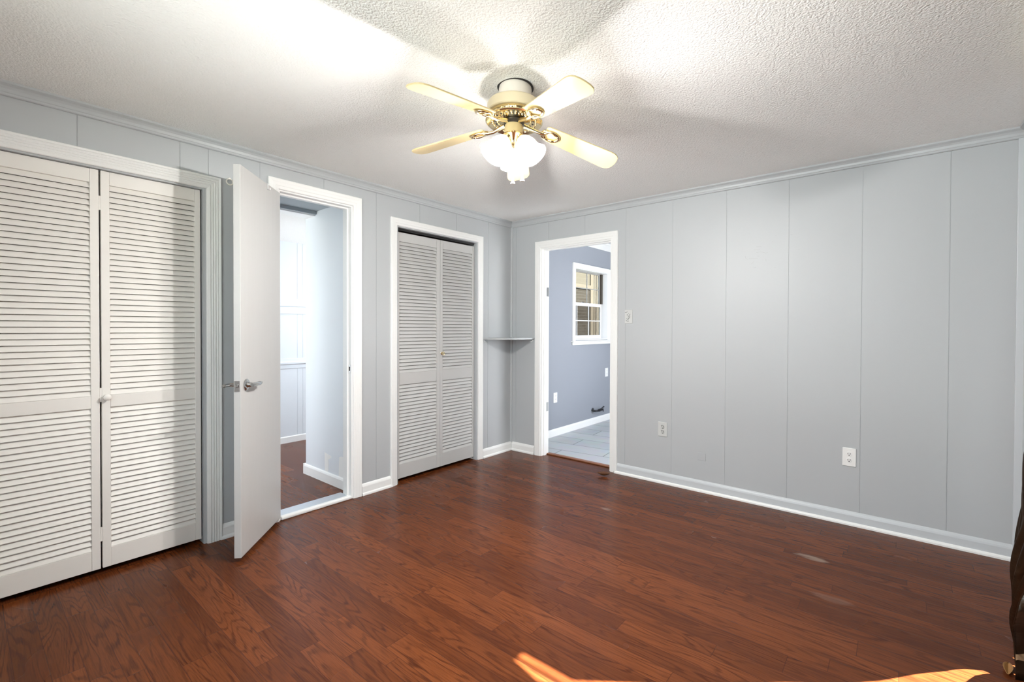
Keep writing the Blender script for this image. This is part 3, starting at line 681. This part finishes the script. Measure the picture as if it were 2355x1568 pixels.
pb = MB(); pb.tube([(1.60, -0.010, 0.178), (1.60, -0.052, 0.178), (1.614, -0.062, 0.178), (1.70, -0.062, 0.180)], 0.0125, 12); pb.lathe((1.665, -0.062, 0.179), (1, 0, 0), [(0, 0.012), (0.003, 0.019), (0.025, 0.019), (0.028, 0.012)], 8)
pb.lathe((1.70, -0.062, 0.180), (1, 0, 0.02), [(0, 0.011), (0.004, 0.018), (0.045, 0.016), (0.05, 0.010), (0.075, 0.010)], 8); pb.build('pipe', PIPE, gp, smooth=True)
MB().tube([(1.735, -0.062, 0.19), (1.735, -0.070, 0.205), (1.775, -0.075, 0.215)], [0.006, 0.006, 0.009], 10).build('valve_handle', PIPE, gp, smooth=True)
MB().tube([(1.762, -0.062, 0.181), (1.775, -0.062, 0.172), (1.780, -0.062, 0.150)], 0.007, 10).build('outlet_nipple', PIPE, gp, smooth=True)

# ------------------------------------------------------------------ corner shelf
sh = empty('corner_shelf', (-0.15, -0.12, 1.130), 'pale grey corner shelf mounted between the narrow closet and the kitchen doorway', 'shelf')
A_, B_ = 0.425, 0.302
pts = [(0.0, 0.0)]
for k in range(17):
    t = PI / 2 * k / 16; e = 2 / 2.7
    pts.append((-A_ * math.cos(t) ** e, -B_ * math.sin(t) ** e))
pts = [(x - 0.001, y - 0.001) for x, y in pts]
MB().sweep([[(x, y, 1.134) for x, y in pts], [(x, y, 1.150) for x, y in pts]]).build('shelf_board', TRIMG, sh, bevel=0.002)
MB().tube([(-0.405, -0.004, 1.128), (-0.396, -0.006, 1.118), (-0.388, -0.008, 1.110), (-0.374, -0.008, 1.108), (-0.366, -0.008, 1.116)], 0.004, 8).build('hook_bracket', TRIM, sh, smooth=True)
MB().tube([(-0.004, -0.288, 1.128), (-0.006, -0.279, 1.118), (-0.008, -0.272, 1.111), (-0.008, -0.259, 1.108), (-0.008, -0.252, 1.116)], 0.004, 8).build('hook_bracket', TRIM, sh, smooth=True)
MB().box(-0.150, -0.118, -0.108, -0.098, 1.1502, 1.1515).build('paint_chip', SCUFFD, sh)

# ------------------------------------------------------------------ plates on the long wall
sw = empty('light_switch', (0, -1.312, 1.286), 'painted over switch plate with dark chipped marks right of the kitchen doorway', 'switch')
MB().box(-0.006, 0, -1.348, -1.276, 1.286, 1.402).build('cover_plate', PLATE, sw, bevel=0.003)
MB().obox((-0.006, -1.3145, 1.336), (0, 0.006, 0), (-0.010, 0, 0.006), (0, 0, 0.014)).build('toggle', PLATE, sw)
ch = MB()
def stroke(pts, r): ch.tube([(-0.0062, y, z) for y, z in pts], r * 0.75, 6)
stroke([(-1.280, 1.379), (-1.287, 1.378), (-1.296, 1.381), (-1.303, 1.385)], 0.0022)
stroke([(-1.327, 1.366), (-1.322, 1.356), (-1.324, 1.346), (-1.320, 1.334), (-1.312, 1.326), (-1.306, 1.320)], 0.0026)
stroke([(-1.298, 1.358), (-1.306, 1.357)], 0.004); stroke([(-1.306, 1.345), (-1.314, 1.340)], 0.0032)
stroke([(-1.296, 1.327), (-1.304, 1.322), (-1.312, 1.320)], 0.003); stroke([(-1.290, 1.312), (-1.300, 1.306), (-1.308, 1.304), (-1.316, 1.307)], 0.0024); stroke([(-1.312, 1.372), (-1.313, 1.366)], 0.002)
ch.build('chip_marks', SCUFFD, sw)['label'] = 'dark chipped paint marks'
SMUDGE = paint('faint_grey_smudges', srgb(170, 172, 173), 0.6, 0.08, 60)
sm = MB()
for pts in [[(-2.297, 1.827), (-2.315, 1.825), (-2.331, 1.826)], [(-2.281, 1.805), (-2.3, 1.805), (-2.321, 1.808)], [(-2.297, 1.785), (-2.326, 1.788), (-2.358, 1.776), (-2.37, 1.779)], [(-2.247, 1.746), (-2.274, 1.745), (-2.306, 1.742)], [(-2.225, 1.767), (-2.227, 1.751), (-2.242, 1.741)], [(-2.359, 1.736), (-2.361, 1.717)], [(-2.263, 1.707), (-2.275, 1.713), (-2.282, 1.726)], [(-2.28, 1.677), (-2.298, 1.681)], [(-2.303, 1.76), (-2.317, 1.757)], [(-2.249, 1.925), (-2.25, 1.92)], [(-2.403, 1.855), (-2.404, 1.846)], [(-2.405, 1.718), (-2.406, 1.713)], [(-2.417, 1.673), (-2.419, 1.667)], [(-2.419, 1.892), (-2.424, 1.887)], [(-2.51, 1.888), (-2.523, 1.882)], [(-2.556, 1.778), (-2.565, 1.783)]]:
    for (ya, za), (yb, zb) in zip(pts, pts[1:]):
        d = Vector((0, yb - ya, zb - za)); n_ = Vector((0, -d.z, d.y)).normalized() * 0.0016
        sm.obox((-0.0005, ya - n_.y / 2, za - n_.z / 2), d, n_, (0.0005, 0, 0))
sm.build('smudge_marks', SMUDGE, bpy.data.objects['wall_right'])['label'] = 'faint smudged marks high on the wall'
def outlet_y(yc, zc, mat, face, label, w=0.072, hgt=0.116, dark=False):
    r = empty('wall_outlet', (0, yc, zc - hgt / 2), label, 'outlet')
    MB().box(-0.006, 0, yc - w / 2, yc + w / 2, zc - hgt / 2, zc + hgt / 2).build('cover_plate', mat, r, bevel=0.003)
    for dz in (-0.0195, 0.0195):
        f = MB().lathe((-0.0061, yc, zc + dz), (-1, 0, 0), [(0, 0.0150), (0.002, 0.0150), (0.0025, 0.0138)], 20).build('receptacle', face, r)
        sl = MB(); x0, x1 = -0.0098, -0.0084
        sl.box(x0, x1, yc + 0.0050, yc + 0.0074, zc + dz - 0.001, zc + dz + 0.008); sl.box(x0, x1, yc - 0.0074, yc - 0.0050, zc + dz - 0.001, zc + dz + 0.007)
        sl.lathe((x1, yc, zc + dz - 0.007), (-1, 0, 0), [(0, 0.0028), (0.0014, 0.0028)], 10)
        if dark: sl.tube([(-0.0090, yc + 0.0128 * math.cos(a), zc + dz + 0.0128 * math.sin(a)) for a in [0.6 + 0.35 * k for k in range(13)]], 0.0016, 6)
        sl.build('slots', SLOT if not dark else SCUFFD, f)
    MB().lathe((-0.0061, yc, zc), (-1, 0, 0), [(0, 0.003), (0.001, 0.0025)], 10).build('screw', mat, r)
    return r
outlet_y(-1.616, 0.434, PLATE, PLATE, 'painted over outlet with scuffed dark sockets nearest the kitchen doorway', 0.078, 0.116, True)
outlet_y(-2.852, 0.430, PLATEW, PLATEW, 'clean white outlet low on the right half of the long wall')
b_ = MB().box(-0.0035, 0, -1.957, -1.897, 0.238, 0.296).build('blank_cover', WALL, bevel=0.0015)
tag(b_, 'faint painted over blank cover low between the two outlets', 'cover plate')

# ------------------------------------------------------------------ dead leaves on the floor
def leaf(name, c, L_, w, ang, curl, mat, label, lift=0.006, arch=0.0):
    V = []; nU, nV = 12, 5
    ca, sa = math.cos(ang), math.sin(ang)
    for i in range(nU + 1):
        u = i / nU; ww = w * math.sin(PI * min(1, u * 0.93 + 0.05)) ** 0.8
        for j in range(nV):
            v = j / (nV - 1) * 2 - 1
            x = (u - 0.5) * L_; y = v * ww; z = lift + curl * (abs(v) ** 1.5) * ww * 2.0 + arch * (2 * u - 1) ** 2 + 0.0015 * math.sin(u * 40)
            V.append((c[0] + x * ca - y * sa, c[1] + x * sa + y * ca, c[2] + z))
    Fc = [(i * nV + j, i * nV + j + 1, (i + 1) * nV + j + 1, (i + 1) * nV + j) for i in range(nU) for j in range(nV - 1)]
    mb = MB(); mb.add(V, Fc)
    o = mb.build(name, mat, solidify=0.0012, smooth=True)
    return tag(o, label, 'leaf')
lf = leaf('dry_leaf', (-0.15, -1.165, 0.0), 0.105, 0.022, math.radians(-62), 0.55, LEAF, 'curled brown dead leaf on the floor by the kitchen doorway', 0.006, 0.018)
st = MB().tube([(-0.125, -1.215, 0.018), (-0.115, -1.232, 0.030), (-0.10, -1.236, 0.046)], [0.002, 0.0018, 0.0012], 6).build('leaf_stem', LEAF, lf)
st = MB().tube([(-0.172, -1.118, 0.022), (-0.185, -1.085, 0.038)], [0.002, 0.0012], 6).build('leaf_stem', LEAF, lf)
leaf('dry_leaf', (-1.165, -3.413, 0.0), 0.085, 0.014, math.radians(172), 0.45, LEAF2, 'folded tan dead leaf on the floor beside the brown curtain', 0.004, 0.004)

# ------------------------------------------------------------------ ceiling fan
FX, FY = -1.989, -1.746
AX = Vector((-0.055, 0.0, -1)).normalized()
def ax(z): return Vector((FX, FY, ZC)) + AX * ((ZC - z) / -AX.z)
rv_cam = Vector((0.76, 0.65, 0))
fan = empty('ceiling_fan', (FX, FY, ZC - 0.45), 'five bladed cream and brass ceiling fan with three lit glass shades', 'ceiling fan')
def lz(prof, name, mat, seg=40, parent=None):
    return MB().lathe(ax(ZC), AX, [(ZC - z, r) for z, r in prof], seg).build(name, mat, parent or fan, smooth=True)
lz([(2.3165, 0.080), (2.3135, 0.0815), (2.3125, 0.0750)], 'ceiling_ring', SLOT)['label'] = 'dark gap ring at the ceiling'
lz([(2.3124, 0.0720), (2.304, 0.0735), (2.262, 0.0735), (2.252, 0.071), (2.244, 0.062)], 'canopy', paint('off_white_canopy', srgb(228, 218, 206), 0.35, 0.05, 25))
lz([(2.2480, 0.030), (2.2475, 0.088), (2.243, 0.106), (2.236, 0.118), (2.228, 0.1225), (2.192, 0.1225), (2.1885, 0.119), (2.188, 0.05)], 'motor_housing', ALMOND)
vent = lz([(2.1878, 0.060), (2.1875, 0.106), (2.186, 0.113), (2.183, 0.1135), (2.181, 0.108), (2.176, 0.104), (2.170, 0.108), (2.165, 0.118), (2.162, 0.1255), (2.158, 0.127), (2.154, 0.122), (2.156, 0.110), (2.163, 0.085), (2.163, 0.040)], 'vented_brass_collar', BRASS, 60)
dk = MB(); e1 = AX.orthogonal().normalized(); e2 = AX.cross(e1)
for k in range(20):
    a = 2 * PI * k / 20; c = ax(2.1755) + (e1 * math.cos(a) + e2 * math.sin(a)) * 0.1035
    dk.ball(c, 0.0058, 10, 6, (1, 1, 1.1))
for k in range(30):                          # raised scroll beads on the underside
    a = 2 * PI * k / 30; d_ = e1 * math.cos(a) + e2 * math.sin(a)
    dk.ball(ax(2.1615) + d_ * 0.098, 0.0065, 8, 6); dk.ball(ax(2.163) + d_ * 0.074, 0.0050, 8, 6)
dk.build('collar_bosses', BRASS, vent, smooth=True)
sl_ = MB()
for k in range(20):
    a = 2 * PI * (k + .5) / 20; d_ = e1 * math.cos(a) + e2 * math.sin(a)
    sl_.ball(ax(2.1757) + d_ * 0.1018, 0.0045, 8, 6, (1, 1, 1.3)); sl_.ball(ax(2.1625) + d_ * 0.086, 0.0048, 8, 6, (1, 1, 0.5))
sl_.build('vent_slots', SLOT, vent)
lz([(2.163, 0.044), (2.161, 0.046), (2.143, 0.046), (2.1425, 0.038)], 'rotor', BLACKM)
lz([(2.1450, 0.030), (2.1445, 0.0385), (2.141, 0.0405), (2.104, 0.0405), (2.100, 0.037)], 'switch_housing', CREAM)
fit = lz([(2.0999, 0.040), (2.098, 0.048), (2.092, 0.050), (2.085, 0.040), (2.078, 0.030), (2.072, 0.024), (2.064, 0.0185), (2.056, 0.019), (2.046, 0.022), (2.036, 0.0245), (2.032, 0.023), (2.0305, 0.010)], 'light_fitter', BRASS)
MB().lathe(ax(2.100) - rv_cam * 0.041, -rv_cam, [(0, 0.005), (0.006, 0.005), (0.010, 0.002)], 10).build('chain_switch', BRASS, fit, smooth=True)
# blades
TX, TY, CXY = -0.0668, -0.0072, (-2.0145, -1.7407)
BL = [(36.1, -0.0275), (105.7, -0.0100), (176.25, -0.0117), (251.95, -0.0198), (326.2, 0.0682)]
PH = 0.2193
proto_blade = proto_iron = None
for ang, dr in BL:
    th = math.radians(ang); u = Vector((math.cos(th), math.sin(th), 0)); t = Vector((-math.sin(th), math.cos(th), 0)); zz = Vector((0, 0, 1))
    def tilt(v): return Vector((v.x, v.y, v.z + TX * v.x + TY * v.y))
    tip = tilt(u * 0.514) + Vector((CXY[0], CXY[1], 2.0843 - 0.414 * dr))
    hub = ax(2.140); root = Vector((hub.x, hub.y, 2.140)) + tilt(u * 0.145)
    e_r = (tip - root).normalized(); e_t = math.cos(PH) * t - math.sin(PH) * zz; e_t = (e_t - e_r * e_t.dot(e_r)).normalized(); e_n = e_r.cross(e_t).normalized()
    if e_n.z < 0: e_n = -e_n
    Lb = (tip - root).length
    out = []
    def outline(r, w): return root + e_r * r + e_t * w
    # root end square with eased corners, sides widening, tip with large rounded corners
    side = [(0.004, 0.036), (0.0, 0.030)]
    prof_b = [(0.0, 0.034), (0.004, 0.042), (0.012, 0.0465), (0.10, 0.0510), (0.22, 0.0565), (Lb - 0.055, 0.0610), (Lb - 0.036, 0.0600), (Lb - 0.020, 0.0545), (Lb - 0.008, 0.043), (Lb - 0.002, 0.025), (Lb, 0.0)]
    loop_ = [(r, w) for r, w in prof_b] + [(r, -w) for r, w in prof_b[-2::-1]]
    bb = MB(); bb.sweep([[outline(r, w) - e_n * 0.003 for r, w in loop_], [outline(r, w) + e_n * 0.003 for r, w in loop_]])
    bl = bb.build('fan_blade', CREAM, fan, bevel=0.0012)
    # brass blade iron: arm from the rotor, oval scroll ring under the blade
    ir = MB(); a0 = ax(2.151) + tilt(u * 0.044); under = -e_n * 0.0085
    rc = root + e_r * 0.030 + under
    ir.tube([a0, a0 + u * 0.022 - zz * 0.006, root - e_r * 0.040 - e_n * 0.014, root - e_r * 0.012 - e_n * 0.012, root + e_r * 0.002 + under], [0.0105, 0.009, 0.0075, 0.0085, 0.008], 12)
    n = 32; ring = []
    for k in range(n):
        a = 2 * PI * k / n; k_ = 1 + 0.07 * math.cos(5 * a + PI)
        ring.append(rc + e_r * (0.036 * math.cos(a) * k_ + 0.004) + e_t * (0.0275 * math.sin(a) * k_))
    ir.tube(ring, [0.0062 + 0.0016 * math.cos(5 * 2 * PI * k / n) for k in range(n)], 10, loop=True)
    for s in (-1, 1):
        ir.tube([root - e_r * 0.012 + under, root - e_r * 0.006 + e_t * s * 0.018 + under, root + e_r * 0.006 + e_t * s * 0.026 + under], [0.006, 0.007, 0.005], 10)
        for (rr, w_, q) in ((0.062, 0.012, 0.0075), (0.066, 0.0, 0.007), (0.046, 0.024, 0.006)): ir.ball(root + e_r * rr + e_t * s * w_ + under, q, 10, 6)
    ir.build('blade_iron', BRASS, bl, smooth=True)
# glass shades
for az in (40.5, 160.5, 280.5):
    a = math.radians(az); u = Vector((math.cos(a), math.sin(a), 0))
    neck = ax(2.080) + u * 0.036; d = (u * 0.62 + Vector((0, 0, -0.80))).normalized()
    arm = MB(); arm.tube([ax(2.090) + u * 0.018, ax(2.090) + u * 0.032, neck, neck + d * 0.012], [0.012, 0.013, 0.018, 0.022], 14); arm.build('shade_holder', BRASS, fan, smooth=True)
    pf = [(0.004, 0.020), (0.008, 0.025), (0.016, 0.031), (0.030, 0.0385), (0.046, 0.0430), (0.060, 0.0445), (0.074, 0.0450), (0.086, 0.0470), (0.097, 0.0520), (0.106, 0.0580), (0.111, 0.0605)]
    g = MB().lathe(neck, d, pf, 36, caps=False).build('glass_shade', FROST, fan, smooth=True)
    MB().lathe(neck + d * 0.018, d, [(0, 0.011), (0.018, 0.012), (0.030, 0.019), (0.046, 0.0245), (0.060, 0.021), (0.070, 0.010), (0.072, 0.003)], 20).build('bulb', BULB, g, smooth=True)
    lp_ = light('bulb_light', 'POINT', neck + d * 0.096, LAMP_W, LAMP_C, 0.022)
# pull chains
def chain(p0, z1, name, off):
    p0 = Vector(p0); c = MB(); z = p0.z; k = 0
    c.tube([p0, (p0.x, p0.y, z1 + 0.026)], 0.0011, 6)
    o = c.build(name, BRASS, fan)
    MB().lathe((p0.x, p0.y, z1 + 0.030), (0, 0, -1), [(0, 0.002), (0.004, 0.0042), (0.014, 0.0046), (0.020, 0.0060), (0.026, 0.0098), (0.030, 0.0105), (0.0305, 0.004)], 16).build('pull_fob', FOB, o, smooth=True)
rv = Vector((0.65, -0.76, 0))
c1 = ax(2.032); chain((c1.x, c1.y, 2.032), 1.884, 'pull_chain', 0)
c2 = ax(2.100) + rv * 0.040 + Vector((0.03, 0.025, 0)); chain((c2.x, c2.y, 2.100), 1.910, 'pull_chain', 0)

# ------------------------------------------------------------------ front window, curtains, added back window
def pane_window(name, axis, a0, a1, z0, z1, n, lab, mull=(), sill=True):
    r = empty(name, ((a0 + a1) / 2, n, z0) if axis == 'x' else (n, (a0 + a1) / 2, z0), lab, 'window', 'structure')
    f = MB()
    def bx(p0, p1, q0, q1, zz0, zz1): f.box(p0, p1, q0, q1, zz0, zz1) if axis == 'x' else f.box(q0, q1, p0, p1, zz0, zz1)
    bx(a0, a0 + 0.035, n - 0.02, n + 0.02, z0, z1); bx(a1 - 0.035, a1, n - 0.02, n + 0.02, z0, z1); bx(a0 + 0.035, a1 - 0.035, n - 0.02, n + 0.02, z0, z0 + 0.035); bx(a0 + 0.035, a1 - 0.035, n - 0.02, n + 0.02, z1 - 0.02, z1)
    for m in mull: bx(m - 0.0075, m + 0.0075, n - 0.015, n + 0.015, z0 + 0.035, z1 - 0.02)
    f.build('window_frame', TRIM, r)
    g = MB()
    if axis == 'x': g.box(a0 + 0.034, a1 - 0.034, n - 0.003, n + 0.003, z0 + 0.034, z1 - 0.019)
    else: g.box(n - 0.003, n + 0.003, a0 + 0.034, a1 - 0.034, z0 + 0.034, z1 - 0.019)
    g.build('glass_pane', GLASS, r)
    return r
pane_window('window_2', 'x', PD[0], PD[1], PD[2], PD[3], YF - 0.06, 'tall glazed garden window behind the brown curtains', (-2.243,))
pane_window('added_window', 'y', BW[0], BW[1], BW[2], BW[3], XB - 0.06, 'unseen window added behind the viewpoint for fill light', ((BW[0] + BW[1]) / 2,))  # added opening that lets the fill lamps in
def lerp(tab, x):
    if x <= tab[0][0]: return tab[0][1]
    for (a, b), (c, d) in zip(tab, tab[1:]):
        if x <= c: return b + (d - b) * (x - a) / (c - a)
    return tab[-1][1]
def curtain(name, edge, outer, ymax, label):
    """edge / outer: tables z -> x of the free edge and of the wall-side edge; ymax: z -> how far the folds stand off the wall"""
    mb = MB(); nz, ns = 72, 120; rings = []
    for i in range(nz + 1):
        z = 0.012 + (2.18 - 0.012) * i / nz
        xa, xb = lerp(edge, z), lerp(outer, z); ym = lerp(ymax, z); row = []
        for j in range(ns + 1):
            s = j / ns
            x_ = xa + (xb - xa) * s; ph = 2 * PI * 6 * s + 0.25 * math.sin(3 * z)
            amp = 0.026 if z > 0.8 else 0.034
            y = ym - (max(0.0, x_ + 1.22) * 0.17 if x_ > -1.4 else 0.0) - amp * (1 - math.cos(ph)) - 0.004 * (1 + math.sin(11 * s + 13 * z))
            if z < 0.40: y -= 0.012 * math.exp(-((z - 0.215) / 0.018) ** 2) * (1 - abs(2 * s - 1))
            row.append((xa + (xb - xa) * s, max(y, YF + 0.012), z))
        rings.append(row)
    mb.sweep(rings, closed_ring=False, caps=False)
    o = mb.build(name, SATIN, smooth=True, solidify=0.002)
    tag(o, label, 'curtain')
    return o
ytab = [(0.0, -3.418), (0.10, -3.413), (0.215, -3.402), (0.25, -3.404), (0.36, -3.402), (0.42, -3.406), (0.557, -3.425), (0.79, -3.432), (1.2, -3.48), (2.1, -3.51)]
edge = [(0.0, -1.235), (0.12, -1.215), (0.24, -1.285), (0.296, -1.345), (0.667, -1.656), (1.1, -1.93), (1.605, -2.203), (2.2, -2.212)]
curtain('curtain', edge, [(0.0, -0.88), (0.38, -0.93), (1.0, -0.84), (2.1, -0.80)], ytab, 'dark brown satin curtain hanging at the right edge of the room')
edge2 = [(0.0, -1.18), (0.17, -1.22), (0.235, -1.285), (0.30, -1.43), (0.45, -1.60), (0.62, -1.74), (1.1, -2.06), (1.72, -2.284), (1.88, -2.258), (2.2, -2.257)]  # unseen left curtain, edge shaped to block all but narrow sun gaps
ytab2 = [(0.0, -3.49), (2.2, -3.51)]
curtain('curtain', edge2, [(0.0, -3.42), (0.38, -3.38), (1.0, -3.44), (2.1, -3.46)], ytab2, 'unseen dark brown satin curtain shaped to narrow the sun gap')
rod = MB().tube([(-3.55, -3.53, 2.195), (-0.72, -3.53, 2.195)], 0.012, 12)
for x in (-3.5, -0.77): rod.box(x - 0.01, x + 0.01, YF, -3.53, 2.185, 2.205)
tag(rod.build('curtain_rod', BRASS, smooth=True), 'brass curtain rod above the front window', 'curtain rod')

# ------------------------------------------------------------------ outdoors
S(MB().box(-14, 16, -16, 16, -0.5, -0.3).build('ground', GRASS), 'grass ground outside the house', 'ground')
hs = empty('neighbor_house', (6.5, 3.3, -0.3), 'cream sided neighbouring house seen through the kitchen window', 'house')
MB().box(3.5, 10.0, 3.26, 3.6, -0.3, 4.2).build('siding_wall', SIDING, hs)
MB().box(3.5, 6.80, 3.20, 3.259, -0.3, 2.27).build('brick_wall', BRICK, hs)['label'] = 'weathered brown brick lower wall'
MB().box(3.5, 6.80, 3.17, 3.259, 2.271, 2.36).build('brick_ledge', CREAMPOST, hs)
for x0, x1 in ((6.90, 7.06), (7.09, 7.16), (7.20, 7.27)): MB().box(x0, x1, 3.235, 3.259, -0.3, 2.75).build('corner_board', CREAMPOST, hs)
MB().box(3.4, 10.1, 3.10, 3.6, 4.2, 4.28).build('roof_fascia', CREAMPOST, hs)
